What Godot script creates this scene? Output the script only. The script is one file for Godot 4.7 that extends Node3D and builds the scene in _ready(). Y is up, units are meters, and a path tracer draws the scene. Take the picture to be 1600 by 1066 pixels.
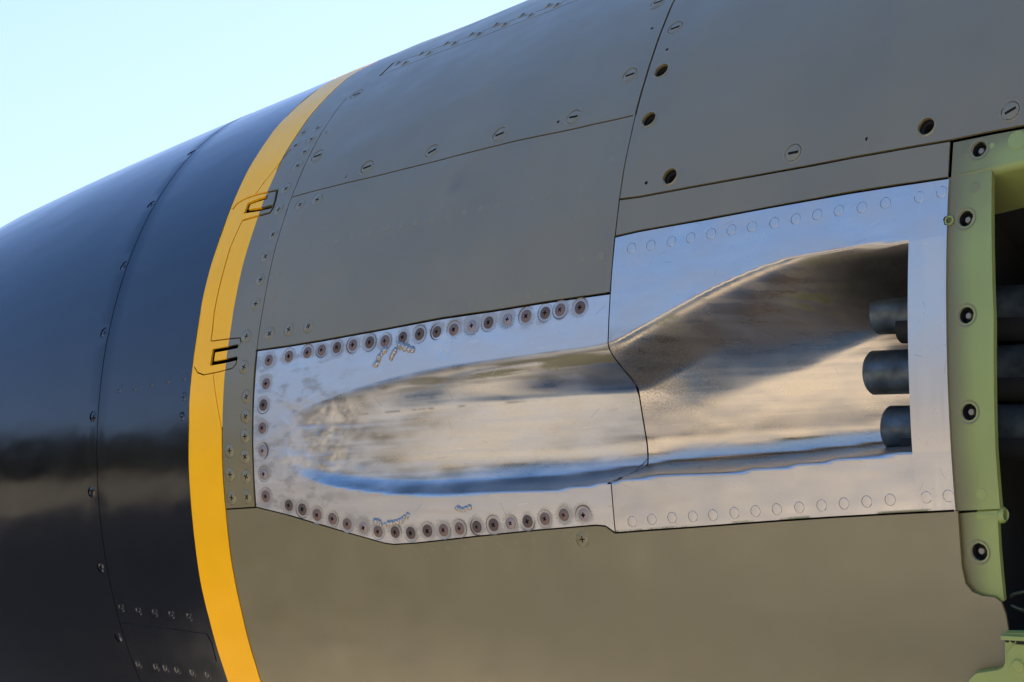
extends Node3D
# Forward fuselage of a parked jet: dark blue nose, yellow band, olive skin panels and the bare metal gun trough.
# The fuselage is a body of revolution along x (nose at -x). Panels, seams and fasteners are given in surface
# coordinates: x in metres along the body and s = half the angle (radians) round it, 0 = level on the near side.
const LINE_UPPER := [-0.0334, 0.2661, 0.0045, 0.2635, 0.0409, 0.2607, 0.0987, 0.2576, 0.1538, 0.2543, 0.2243, 0.2505, 0.2922, 0.2441, 0.3501, 0.2401]
const LINE_AFT := [0.3514, 0.1631, 0.372, 0.1612, 0.4318, 0.1587, 0.4924, 0.1563, 0.5678, 0.1529, 0.6389, 0.1496, 0.6663, 0.1491, 0.695, 0.148]
const REAR_TOP := [0.3516, 0.132, 0.376, 0.1324, 0.4353, 0.1309, 0.4936, 0.1299, 0.5585, 0.1283, 0.5985, 0.1266, 0.6411, 0.1246]
const FRONT_TOP := [-0.036, 0.0881, 0.0045, 0.0871, 0.043, 0.087, 0.1235, 0.0882, 0.1789, 0.0893, 0.235, 0.0883, 0.2911, 0.0881, 0.352, 0.0869]
const FRONT_BOTTOM := [-0.0329, -0.071, 0.0049, -0.0789, 0.0419, -0.0881, 0.0744, -0.096, 0.113, -0.1046, 0.1236, -0.1056, 0.1485, -0.104, 0.2109, -0.0976, 0.2758, -0.0918, 0.3347, -0.0875, 0.3438, -0.0882, 0.3519, -0.0932]
const REAR_BOTTOM := [0.3519, -0.0932, 0.3755, -0.0916, 0.4339, -0.088, 0.4898, -0.0845, 0.5432, -0.0816, 0.5943, -0.0794, 0.6392, -0.0776]
const LOWER_EDGE := [0.6418, -0.0781, 0.6413, -0.0954, 0.6407, -0.1108, 0.6422, -0.1211, 0.6467, -0.126, 0.6535, -0.1281, 0.6628, -0.1287, 0.6671, -0.1314, 0.6693, -0.1385, 0.6699, -0.15, 0.6696, -0.1656]
const FRAME_UP := [0.6388, 0.1254, 0.6719, 0.1245, 0.6748, 0.0326, 0.6722, -0.0416, 0.6724, -0.0768, 0.6385, -0.078, 0.639, -0.0406, 0.6395, 0.0549]
const FRAME_LOW := [0.6396, -0.0798, 0.6697, -0.078, 0.6686, -0.1031, 0.668, -0.1317, 0.6523, -0.13, 0.6454, -0.1279, 0.6405, -0.1226, 0.639, -0.1122]
const UPPER_FRAME_LOW := [0.641, 0.1263, 0.6581, 0.1264, 0.6725, 0.127, 0.6962, 0.1276]
const LIP_TOP := [0.0094, 0.0186, 0.0475, 0.0277, 0.0845, 0.0357, 0.1207, 0.0411, 0.1769, 0.0462, 0.2312, 0.0472, 0.2962, 0.0478, 0.3541, 0.0492, 0.3821, 0.0578, 0.417, 0.0693, 0.451, 0.0795, 0.4842, 0.0869, 0.5115, 0.0903, 0.5488, 0.0911, 0.5801, 0.0897, 0.6116, 0.0878]
const LIP_LOW := [0.0087, -0.0342, 0.0311, -0.0442, 0.0606, -0.0522, 0.1184, -0.0598, 0.1605, -0.0622, 0.2284, -0.0617, 0.2933, -0.0603, 0.3512, -0.0555, 0.3796, -0.0527, 0.4513, -0.051, 0.5069, -0.0481, 0.5659, -0.0439, 0.6058, -0.0425]
const STRIP_LEFT := [0.6105, 0.09, 0.6097, -0.0434]
const HATCH_TOP := [-0.0647, 0.3582, -0.0718, 0.3327, -0.0817, 0.3089, -0.0881, 0.2894]
const HATCH_MID := [-0.0926, 0.2539, -0.0967, 0.2204, -0.0969, 0.1766, -0.0975, 0.139, -0.096, 0.1075]
const TAB_A := [-0.113, 0.276, -0.1099, 0.2833, -0.1011, 0.2867, -0.0873, 0.2872, -0.0727, 0.2856, -0.0584, 0.2841, -0.0556, 0.2698, -0.0548, 0.2582, -0.0571, 0.253, -0.0926, 0.2539]
const SLOT_A := [-0.0682, 0.2776, -0.0813, 0.2777, -0.0917, 0.2768, -0.0919, 0.266, -0.0743, 0.2628, -0.0567, 0.2614]
const TAB_B := [-0.096, 0.1075, -0.0768, 0.1066, -0.0577, 0.105, -0.0552, 0.0991, -0.0593, 0.0935]
const TAB_C := [-0.1142, 0.0817, -0.1091, 0.0746, -0.1003, 0.0707, -0.082, 0.0712, -0.0633, 0.0729, -0.0588, 0.0764, -0.0579, 0.0831]
const SLOT_B := [-0.0588, 0.0962, -0.0752, 0.0958, -0.0901, 0.0959, -0.0907, 0.082, -0.075, 0.082, -0.0579, 0.0831]
const TOP_STRIP_LOW := [-0.0084, 0.4612, 0.0006, 0.462, 0.074, 0.4594, 0.1479, 0.4574, 0.2241, 0.4527]
const TOP_STRIP_HIGH := [-0.0075, 0.4943, 0.0392, 0.4852, 0.0877, 0.4777, 0.1476, 0.4739, 0.2043, 0.4686]
const NOSE_HATCH := [-0.2408, -0.2121, -0.178, -0.2116, -0.1248, -0.2123, -0.1216, -0.2234, -0.1231, -0.2459, -0.173, -0.2491, -0.2246, -0.2499]
const CRACK := [-0.0877, 0.0698, -0.0814, 0.0451, -0.0725, 0.0095]
const SLOTTED := [0.3341, 0.3783, 0.3664, 0.3295, 0.334, 0.2882, 0.2863, 0.258, 0.2073, 0.2643, 0.1307, 0.2703, 0.055, 0.2751, -0.0216, 0.4298, -0.0219, 0.3204, 0.5092, 0.168, 0.6842, 0.1604]
const BIG_HOLES := [0.3671, 0.2806, 0.3672, 0.2314, 0.3985, 0.1726, 0.6195, 0.1633]
const PINHOLES := [-0.0268, 0.3593, 0.0316, 0.2703, 0.2707, 0.2577, 0.3404, 0.3403, 0.3661, 0.3041, 0.3763, 0.172, 0.5718, 0.1644]
const STRIP_SCREWS := [-0.0638, 0.3781, -0.0454, 0.3765, -0.0441, 0.3562, -0.0634, 0.3543, -0.0438, 0.3352, -0.044, 0.3141, -0.0468, 0.2822, -0.0461, 0.2537, -0.0429, 0.2209, -0.0441, 0.1941, -0.0438, 0.1671, -0.0444, 0.1401, -0.0496, 0.1054, -0.0481, 0.0723, -0.0428, 0.0412, -0.0431, 0.021, -0.0432, 0.0008, -0.0435, -0.0198, -0.0628, -0.0127, -0.0629, -0.0372, -0.0432, -0.0399, -0.0632, -0.0609, -0.0438, -0.0605]
const SIDE_SCREWS := [-0.018, 0.2508, 0.0034, 0.2503, -0.0205, 0.1037, 0.003, 0.1044, 0.0271, 0.104]
const LOWER_SCREWS := [0.3201, -0.0984]
const RUSTY_SCREWS := [0.0065, 0.0765, 0.0288, 0.0775, 0.0455, 0.0778, 0.0636, 0.078, 0.0822, 0.078, 0.1014, 0.078, 0.1189, 0.0769, 0.1386, 0.0779, 0.1572, 0.0784, 0.1761, 0.078, 0.1945, 0.0776, 0.2136, 0.0785, 0.2311, 0.079, 0.2507, 0.0791, 0.2699, 0.0793, 0.289, 0.0795, 0.3039, 0.0801, 0.3235, 0.0793, -0.0182, 0.0758, -0.0196, 0.0521, -0.0215, 0.0307, -0.0225, 0.0078, -0.0221, -0.0149, -0.0216, -0.0381, -0.0208, -0.0603, 0.0064, -0.0695, 0.0224, -0.0734, 0.0393, -0.079, 0.0568, -0.0826, 0.0733, -0.0874, 0.0915, -0.0909, 0.1074, -0.0942, 0.1266, -0.0946, 0.1438, -0.0951, 0.1623, -0.0932, 0.1795, -0.0923, 0.1968, -0.0908, 0.2151, -0.0894, 0.2328, -0.0877, 0.2504, -0.0863, 0.2676, -0.0847, 0.2852, -0.0827, 0.3041, -0.0797, 0.3234, -0.0798]
const METAL_RIVETS := [0.3694, 0.1198, 0.3877, 0.1191, 0.4068, 0.119, 0.4244, 0.1188, 0.4429, 0.1189, 0.4611, 0.1187, 0.4792, 0.1181, 0.4986, 0.1176, 0.5169, 0.1174, 0.535, 0.1175, 0.553, 0.1172, 0.5719, 0.1163, 0.5908, 0.1162, 0.6178, 0.1157, 0.635, 0.1161, 0.3692, -0.0846, 0.3876, -0.083, 0.406, -0.0818, 0.4248, -0.0809, 0.4428, -0.08, 0.4617, -0.0785, 0.48, -0.0774, 0.4983, -0.0762, 0.5171, -0.0751, 0.5357, -0.0739, 0.554, -0.0728, 0.5723, -0.0717, 0.5908, -0.0707, 0.6189, -0.0695, 0.6356, -0.0688]
const FRAME_HOLES_UP := [0.6534, 0.0968, 0.6544, 0.0373, 0.6542, -0.02]
const FRAME_HOLES_LOW := [0.6536, -0.1026]
const UPPER_FRAME_HOLES := [0.6614, 0.1401]
const FRAME_RINGS := [0.6592, 0.116, 0.6597, -0.0685]
const NOTCH := [0.641, 0.097]
const SIDE_RIVETS := [0.2786, 0.1841, 0.2623, 0.1839, 0.2429, 0.1851, 0.2251, 0.1854, 0.2065, 0.1866, 0.1888, 0.1869, 0.1707, 0.1873, 0.1532, 0.1881, 0.1348, 0.1891, 0.1192, 0.1901, 0.1009, 0.1917, 0.0821, 0.1899, 0.0624, 0.1901, 0.0438, 0.1899, 0.0253, 0.1907, 0.0079, 0.1919, 0.3125, 0.1561, 0.3123, 0.1796, 0.3401, 0.2207, 0.3384, 0.2008, 0.1936, 0.0963, 0.2126, 0.097, 0.2509, 0.0948, 0.2703, 0.0968, 0.2884, 0.0969, 0.3216, 0.1187, 0.3403, 0.1188, -0.0211, 0.1915, -0.0218, 0.1689, -0.0224, 0.1463, -0.022, 0.1226]
const TOP_MARKS := [0.0025, 0.4851, 0.0171, 0.4725, 0.0303, 0.4863, 0.0453, 0.4733, 0.0604, 0.4851, 0.0756, 0.472, 0.0908, 0.4822, 0.1049, 0.4701, 0.1197, 0.4815, 0.1351, 0.4683, 0.1495, 0.4802, 0.1644, 0.4675, 0.18, 0.4772, 0.1948, 0.4647]
const NOSE_SCREWS := [-0.2464, 0.4489, -0.2487, 0.3383, -0.2475, 0.2375, -0.2495, 0.1454, -0.2494, 0.0402, -0.2522, -0.0504, -0.2519, -0.1423, -0.2512, -0.2325]
const NOSE_RIVETS := [-0.2344, -0.1917, -0.2108, -0.1935, -0.1884, -0.1933, -0.1659, -0.1934, -0.1424, -0.1938, -0.2351, -0.2679, -0.2106, -0.2672, -0.1973, -0.2667, -0.1818, -0.2666, -0.1613, -0.2666, -0.1413, -0.2662, -0.2151, 0.0701, -0.1935, 0.0695, -0.1706, 0.0711, -0.1485, 0.0719, -0.1267, 0.073, -0.1245, 0.0504, -0.1257, 0.0288]
const BRACKET := [0.6691, -0.1482, 0.7005, -0.1465, 0.6947, -0.1818, 0.6349, -0.187, 0.6374, -0.179, 0.643, -0.1746, 0.6596, -0.1713, 0.6641, -0.1694, 0.6661, -0.1661]
const BRACKET_BOLT := [0.6758, -0.1666]
const WELDS_A := [0.1195, 0.0697, 0.1083, 0.0552]
const WELDS_B := [0.1344, 0.072, 0.1521, 0.0641]
const WELDS_C := [0.1319, 0.0671, 0.1268, 0.059]
const WELDS_D := [0.105, -0.0844, 0.1154, -0.0878, 0.1336, -0.0844, 0.1448, -0.0787]
const WELDS_E := [0.1951, -0.0735, 0.2031, -0.0747, 0.2108, -0.0715]

const RING_NOSE := -0.2425
const RING_BAND := -0.1163
const RING_BAND_AFT := -0.0720
const RING_STRIP := -0.0340
const RING_MID := 0.3523
const RING_FRAME := 0.6400
const AFT := 1.2
const TOP := 0.873          # 100 degrees round from level
const GROUND := -1.75
enum {SKIN, NOSE, METAL, SMOOTH}

var mats := {}
var wave := FastNoiseLite.new()
var fine := FastNoiseLite.new()
var grooves: Array = []      # {poly, box}
var lip_top := PackedVector2Array()
var lip_low := PackedVector2Array()
var rusty := PackedVector2Array()
var aircraft: Node3D
var rng := RandomNumberGenerator.new()

# ---------------------------------------------------------------- the shape of the fuselage
func radius(x: float) -> float:
	if x > 1.1:
		var k := clampf((x - 1.1) / 1.6, 0.0, 1.0)
		return radius(1.1) + 0.205 * 1.6 * (k - k * k * 0.5)
	if x < -0.56:
		return radius(-0.56) + (x + 0.56) * 0.30
	var u := (x + 0.55) / 0.425
	var c := [0.31903, 0.41449, 0.49998, 0.58819, 0.67585]
	var out := 0.0
	for i in 5:
		var l := 1.0
		for j in 5:
			if i != j:
				l *= (u - j) / float(i - j)
		out += c[i] * l
	return out

func curve_at(c: PackedVector2Array, x: float) -> float:
	var n := c.size()
	if x <= c[0].x: return c[0].y
	if x >= c[n - 1].x: return c[n - 1].y
	for i in n - 1:
		if x < c[i + 1].x:
			var t := (x - c[i].x) / (c[i + 1].x - c[i].x)
			var p0 := c[maxi(i - 1, 0)]
			var p3 := c[mini(i + 2, n - 1)]
			var w := c[i + 1].x - c[i].x
			var m0 := (c[i + 1].y - p0.y) / maxf(c[i + 1].x - p0.x, 1e-5) * w
			var m1 := (p3.y - c[i].y) / maxf(p3.x - c[i].x, 1e-5) * w
			var t2 := t * t
			var t3 := t2 * t
			return (2 * t3 - 3 * t2 + 1) * c[i].y + (t3 - 2 * t2 + t) * m0 + (-2 * t3 + 3 * t2) * c[i + 1].y + (t3 - t2) * m1
	return 0.0

func eased(t: float) -> float:
	t = clampf(t, 0.0, 1.0)
	return t * t * (3.0 - 2.0 * t)

func trough(x: float, s: float) -> float:
	if x < 0.004: return 0.0
	var st := curve_at(lip_top, x)
	var sb := curve_at(lip_low, x)
	if s >= st or s <= sb: return 0.0
	var k := radius(x) / 0.5
	var deep := 0.006 + 0.052 * pow(clampf(x / 0.36, 0.0, 1.0), 2.1)
	if x > 0.3:
		deep += 0.062 * eased((x - 0.30) / 0.36)
	deep *= 0.12 * eased((x - 0.004) / 0.02) + 0.88 * eased((x - 0.004) / 0.075)
	var dt := (st - s) * k
	var db := (s - sb) * k
	var wt := 0.012 + 0.020 * eased(x / 0.12)
	var up := eased(dt / wt)
	if x > 0.36:
		var t0 := clampf(dt / lerpf(0.070, 0.040, eased((x - 0.48) / 0.1)), 0.0, 1.0)
		t0 = t0 * t0 / (t0 + 0.10) * 1.10
		up = lerpf(up, 1.0 - pow(1.0 - t0, 2.4), eased((x - 0.36) / 0.10))
	# low on the floor: a short steep edge, then a gentle upward curl
	var curl := minf(0.34, 0.011 / maxf(deep, 0.001))
	var t1 := clampf(db / 0.011, 0.0, 1.0)
	t1 = t1 * t1 / (t1 + 0.18) * 1.18
	var t2 := clampf(db / 0.034, 0.0, 1.0)
	var down := (1.0 - curl) * (1.0 - pow(1.0 - t1, 2.0)) + curl * (1.0 - pow(1.0 - t2, 2.0))
	var w := clampf((s - sb) / (st - sb), 0.0, 1.0)
	var lean := (0.5 - w) * minf(0.030, deep * lerpf(0.85, 0.5, eased((x - 0.15) / 0.25)))
	return (deep + lean) * up * down

func depth(kind: int, x: float, s: float) -> float:
	if kind == SKIN:
		return 0.0011 * wave.get_noise_2d(x * 260.0, s * 330.0 + 40.0) + 0.00042 * wave.get_noise_2d(x * 700.0, s * 900.0) + 0.00005 * fine.get_noise_2d(x * 2500.0, s * 2500.0)
	if kind == NOSE:
		var d := 0.00022 * wave.get_noise_2d(x * 500.0, s * 700.0)
		if x < RING_NOSE:
			d -= 0.0002 * eased((x - RING_NOSE + 0.050) / 0.036) * eased((s + 0.12) / 0.14)
		return d
	if kind == METAL:
		var front := 1.0 - eased((x - 0.34) / 0.02)
		var d := trough(x, s)
		d += (0.00022 - 0.00008 * front) * wave.get_noise_2d(x * 800.0, s * 1500.0) + 0.00006 * front * wave.get_noise_2d(x * 900.0, s * 2200.0) + (0.000006 + 0.000014 * front) * fine.get_noise_2d(x * 1500.0, s * 3400.0)
		if x < 0.34:
			# hammered, wrinkled sheet at the shallow end
			var rough := eased((0.13 - x) / 0.1) * eased((x + 0.012) / 0.02) * eased((0.05 - absf(s + 0.005)) / 0.02)
			d += 0.0007 * rough * fine.get_noise_2d(x * 1500.0 + s * 600.0, s * 1500.0)
			var p := Vector2(x - 0.186, (s - 0.061) * 1.1)
			d += 0.0008 * exp(-p.length_squared() / 0.00008) * (0.6 + 0.8 * fine.get_noise_2d(x * 5200.0, s * 5200.0))
			for c in rusty:
				var q := Vector2(x - c.x, s - c.y).length_squared()
				if q < 0.0003:
					d += 0.0003 * exp(-q / 0.000045)
		return d
	return 0.0

func at(kind: int, x: float, s: float, off := 0.0) -> Vector3:
	var r := radius(x) - depth(kind, x, s) - off
	return Vector3(x, r * sin(s * 2.0), r * cos(s * 2.0))

func normal_at(kind: int, x: float, s: float) -> Vector3:
	var h := 0.0008
	return (at(kind, x + h, s) - at(kind, x - h, s)).cross(at(kind, x, s + h) - at(kind, x, s - h)).normalized()

func frame_at(kind: int, x: float, s: float, off := 0.0) -> Transform3D:
	var n := normal_at(kind, x, s)
	var t := Vector3(1, 0, 0)
	t = (t - n * n.dot(t)).normalized()
	return Transform3D(Basis(t, n.cross(t), n), at(kind, x, s, off))

# ---------------------------------------------------------------- helpers
func pts(flat: Array) -> PackedVector2Array:
	var out := PackedVector2Array()
	for i in range(0, flat.size(), 2):
		out.append(Vector2(flat[i], flat[i + 1]))
	return out

func joined(parts: Array) -> PackedVector2Array:
	var out := PackedVector2Array()
	for p in parts:
		if p is Vector2:
			out.append(p)
		else:
			out.append_array(p)
	return out

func back(p: PackedVector2Array) -> PackedVector2Array:
	var q := p.duplicate()
	q.reverse()
	return q

func ring_line(x: float, s0: float, s1: float) -> PackedVector2Array:
	var out := PackedVector2Array()
	var n := maxi(2, int(absf(s1 - s0) / 0.03))
	for i in n + 1:
		out.append(Vector2(x, lerpf(s0, s1, i / float(n))))
	return out

func disc(c: Vector2, r: float, n := 20) -> PackedVector2Array:
	var k := 0.5 / radius(c.x)
	var out := PackedVector2Array()
	for i in n:
		var a := TAU * (i + 0.5) / n
		out.append(c + Vector2(cos(a) * r, sin(a) * r * k))
	return out

func box_of(p: PackedVector2Array) -> Rect2:
	var b := Rect2(p[0], Vector2.ZERO)
	for q in p:
		b = b.expand(q)
	return b

func paint(color: Color, rough: float, metal := 0.0, specular := 0.5) -> StandardMaterial3D:
	var m := StandardMaterial3D.new()
	m.albedo_color = color
	m.roughness = rough
	m.metallic = metal
	m.metallic_specular = specular
	return m

func part(called: String, mesh: Mesh, m, parent: Node, label := "") -> MeshInstance3D:
	var o := MeshInstance3D.new()
	o.name = numbered(called, parent)
	o.mesh = mesh
	if m: o.material_override = m
	if label: o.set_meta("label", label)
	parent.add_child(o, true)
	return o

var used := {}
func numbered(called: String, parent: Node) -> String:
	var key := str(parent.get_instance_id()) + called
	var n: int = used.get(key, 0)
	used[key] = n + 1
	return called if n == 0 else "%s_%03d" % [called, n]

func groove(line: PackedVector2Array, width: float, floor_depth := 0.0022, kind := SMOOTH, floor_mat := "seam") -> void:
	for poly in Geometry2D.offset_polyline(line, width * 0.5, Geometry2D.JOIN_MITER, Geometry2D.END_BUTT):
		if not Geometry2D.is_polygon_clockwise(poly):
			grooves.append({"poly": poly, "box": box_of(poly)})
	# the backing strip that shows at the bottom of the joint
	var st := SurfaceTool.new()
	st.begin(Mesh.PRIMITIVE_TRIANGLES)
	var w := width * 0.5 + 0.0035
	var dense := PackedVector2Array()
	for i in line.size() - 1:
		var n := maxi(1, int(line[i].distance_to(line[i + 1]) / (0.0015 if kind == METAL else 0.012)))
		for j in n:
			dense.append(line[i].lerp(line[i + 1], j / float(n)))
	dense.append(line[line.size() - 1])
	for i in dense.size():
		var d := (dense[mini(i + 1, dense.size() - 1)] - dense[maxi(i - 1, 0)]).normalized()
		var side := Vector2(-d.y, d.x) * w
		for k in 2:
			var p := dense[i] + side * (1.0 - 2.0 * k)
			st.set_normal(normal_at(SMOOTH, p.x, p.y))
			st.add_vertex(at(kind, p.x, p.y, floor_depth))
	for i in dense.size() - 1:
		for k in [0, 1, 2, 1, 3, 2]:
			st.add_index(i * 2 + k)
	part("joint_backing", st.commit(), mats[floor_mat], aircraft)

class Sheet:
	var v := PackedVector3Array()
	var n := PackedVector3Array()
	var uv := PackedVector2Array()
	var c := PackedColorArray()
	var i := PackedInt32Array()
	func mesh(into: ArrayMesh = null) -> ArrayMesh:
		var a := []
		a.resize(Mesh.ARRAY_MAX)
		a[Mesh.ARRAY_VERTEX] = v
		a[Mesh.ARRAY_NORMAL] = n
		if uv.size() == v.size(): a[Mesh.ARRAY_TEX_UV] = uv
		if c.size() == v.size(): a[Mesh.ARRAY_COLOR] = c
		a[Mesh.ARRAY_INDEX] = i
		var m := into if into else ArrayMesh.new()
		m.add_surface_from_arrays(Mesh.PRIMITIVE_TRIANGLES, a)
		return m

func sheet_vertex(sh: Sheet, kind: int, p: Vector2, off: float, uv_box: Rect2) -> int:
	sh.v.append(at(kind, p.x, p.y, off))
	sh.n.append(normal_at(kind, p.x, p.y))
	sh.uv.append(Vector2((p.x - uv_box.position.x) / uv_box.size.x, (uv_box.end.y - p.y) / uv_box.size.y))
	return sh.v.size() - 1

func cut_cell(rect: Rect2, piece: PackedVector2Array, holes: Array, out: Array) -> void:
	var mine := []
	for h in holes:
		if rect.intersects(h.box): mine.append(h)
	for h in mine:
		var c: Vector2 = h.box.get_center()
		if c.x > rect.position.x + 1e-5 and c.x < rect.end.x - 1e-5:
			cut_cell(Rect2(rect.position, Vector2(c.x - rect.position.x, rect.size.y)), piece, mine, out)
			cut_cell(Rect2(Vector2(c.x, rect.position.y), Vector2(rect.end.x - c.x, rect.size.y)), piece, mine, out)
			return
	var quad := PackedVector2Array([rect.position, Vector2(rect.end.x, rect.position.y), rect.end, Vector2(rect.position.x, rect.end.y)])
	var now: Array = Geometry2D.intersect_polygons(quad, piece)
	for h in mine:
		var next := []
		for p in now:
			next.append_array(Geometry2D.clip_polygons(p, h.poly))
		now = next
	out.append_array(now)

# A skin panel: outline less joints and holes, laid on the fuselage with real edges.
func panel(outline: PackedVector2Array, kind: int, cell: float, off := 0.0, given_holes: Array = [], edge := 0.0025, uv_box := Rect2(0, 0, 1, 1), cut_grooves := true) -> Sheet:
	var sh := Sheet.new()
	var holes := given_holes.duplicate()
	var box := box_of(outline)
	var pieces: Array = [outline]
	if cut_grooves:
		for g in grooves:
			if not box.intersects(g.box): continue
			var next := []
			for p in pieces:
				for q in Geometry2D.clip_polygons(p, g.poly):
					if Geometry2D.is_polygon_clockwise(q):
						holes.append(back(q))
					else:
						next.append(q)
			pieces = next
	var cut := []
	for h in holes:
		cut.append({"poly": h, "box": box_of(h)})
	for piece in pieces:
		if piece.size() < 3: continue
		var b := box_of(piece)
		var nx := maxi(1, ceili(b.size.x / cell))
		var ny := maxi(1, ceili(b.size.y / (cell * 0.9)))
		var dx := b.size.x / nx
		var dy := b.size.y / ny
		var marked := PackedByteArray()
		marked.resize(nx * ny)
		var rims: Array = [piece]
		for h in cut:
			if b.intersects(h.box): rims.append(back(h.poly))
		for rim in rims:
			for i in rim.size():
				var a: Vector2 = rim[i]
				var e: Vector2 = rim[(i + 1) % rim.size()]
				var n := maxi(1, ceili(maxf(absf(e.x - a.x) / dx, absf(e.y - a.y) / dy) * 3.0))
				for k in n + 1:
					var p := a.lerp(e, k / float(n)) - b.position
					var cx := p.x / dx
					var cy := p.y / dy
					for oy in [-0.12, 0.12]:
						for ox in [-0.12, 0.12]:
							var ix := floori(cx + ox)
							var iy := floori(cy + oy)
							if ix >= 0 and iy >= 0 and ix < nx and iy < ny: marked[iy * nx + ix] = 1
		var grid := {}
		for iy in ny:
			for ix in nx:
				var rect := Rect2(b.position + Vector2(ix * dx, iy * dy), Vector2(dx, dy))
				if not marked[iy * nx + ix]:
					var mid := rect.get_center()
					if not Geometry2D.is_point_in_polygon(mid, piece): continue
					var inside_hole := false
					for h in cut:
						if h.box.has_point(mid) and Geometry2D.is_point_in_polygon(mid, h.poly): inside_hole = true
					if inside_hole: continue
					var k := []
					for corner in [[0, 0], [1, 0], [1, 1], [0, 1]]:
						var key: int = (iy + corner[1]) * (nx + 1) + ix + corner[0]
						if not grid.has(key):
							grid[key] = sheet_vertex(sh, kind, b.position + Vector2((ix + corner[0]) * dx, (iy + corner[1]) * dy), off, uv_box)
						k.append(grid[key])
					sh.i.append_array([k[0], k[2], k[1], k[0], k[3], k[2]])
				else:
					var got := []
					cut_cell(rect, piece, cut, got)
					for poly in got:
						if poly.size() < 3 or Geometry2D.is_polygon_clockwise(poly): continue
						var tri := Geometry2D.triangulate_polygon(poly)
						if tri.is_empty():
							var clean := PackedVector2Array()
							for q in poly:
								if clean.is_empty() or clean[clean.size() - 1].distance_to(q) > 0.00003: clean.append(q)
							if clean.size() > 3 and clean[0].distance_to(clean[clean.size() - 1]) < 0.00003: clean.remove_at(clean.size() - 1)
							poly = clean
							tri = Geometry2D.triangulate_polygon(poly)
							if tri.is_empty(): tri = Geometry2D.triangulate_delaunay(poly)
						if tri.is_empty(): continue
						var base := sh.v.size()
						for p in poly: sheet_vertex(sh, kind, p, off, uv_box)
						for t in range(0, tri.size(), 3):
							var a: Vector2 = poly[tri[t]]
							var bb: Vector2 = poly[tri[t + 1]]
							var cc: Vector2 = poly[tri[t + 2]]
							if (bb - a).cross(cc - a) > 0.0:
								sh.i.append_array([base + tri[t], base + tri[t + 2], base + tri[t + 1]])
							else:
								sh.i.append_array([base + tri[t], base + tri[t + 1], base + tri[t + 2]])
		for rim in rims:
			skirt(sh, kind, rim, off, edge, uv_box)
	return sh

func skirt(sh: Sheet, kind: int, rim: PackedVector2Array, off: float, edge: float, uv_box: Rect2) -> void:
	for i in rim.size():
		var a := rim[i]
		var e := rim[(i + 1) % rim.size()]
		var n := maxi(1, int(a.distance_to(e) / 0.01))
		for k in n:
			var p := a.lerp(e, k / float(n))
			var q := a.lerp(e, (k + 1) / float(n))
			var v0 := at(kind, p.x, p.y, off)
			var v1 := at(kind, q.x, q.y, off)
			var v2 := at(kind, q.x, q.y, off + edge)
			var v3 := at(kind, p.x, p.y, off + edge)
			var nn := (v1 - v0).cross(v3 - v0)
			if nn.length_squared() < 1e-16: continue
			nn = -nn.normalized()
			var base := sh.v.size()
			for v in [v0, v1, v2, v3]:
				sh.v.append(v)
				sh.n.append(nn)
				sh.uv.append(Vector2((p.x - uv_box.position.x) / uv_box.size.x, (uv_box.end.y - p.y) / uv_box.size.y))
			sh.i.append_array([base, base + 1, base + 2, base, base + 2, base + 3])

# A turned shape round local z from (radius, height) pairs, sharp where a pair repeats.
func lathe(profile: Array, n := 24, into: ArrayMesh = null, squash := Vector2.ONE) -> ArrayMesh:
	var st := SurfaceTool.new()
	st.begin(Mesh.PRIMITIVE_TRIANGLES)
	for i in profile.size() - 1:
		var a: Array = profile[i]
		var b: Array = profile[i + 1]
		for k in n:
			var t0 := TAU * k / n
			var t1 := TAU * (k + 1) / n
			var q := [Vector3(a[0] * cos(t0), a[0] * sin(t0), a[1]), Vector3(a[0] * cos(t1), a[0] * sin(t1), a[1]), Vector3(b[0] * cos(t1), b[0] * sin(t1), b[1]), Vector3(b[0] * cos(t0), b[0] * sin(t0), b[1])]
			var dr: float = b[0] - a[0]
			var dz: float = b[1] - a[1]
			var l := maxf(sqrt(dr * dr + dz * dz), 1e-9)
			for idx in [0, 2, 1, 0, 3, 2]:
				var t := t0 if idx in [0, 3] else t1
				st.set_normal(Vector3(dz / l * cos(t), dz / l * sin(t), -dr / l))
				st.set_uv(Vector2(t / TAU, i / float(profile.size())))
				st.add_vertex(q[idx])
	return st.commit(into)

func plus_poly(w: float, l: float) -> PackedVector2Array:
	return PackedVector2Array([Vector2(w, w), Vector2(w, l), Vector2(-w, l), Vector2(-w, w), Vector2(-l, w), Vector2(-l, -w), Vector2(-w, -w), Vector2(-w, -l), Vector2(w, -l), Vector2(w, -w), Vector2(l, -w), Vector2(l, w)])

func slot_poly(w: float, l: float) -> PackedVector2Array:
	return PackedVector2Array([Vector2(l, -w), Vector2(l, w), Vector2(-l, w), Vector2(-l, -w)])

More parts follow.
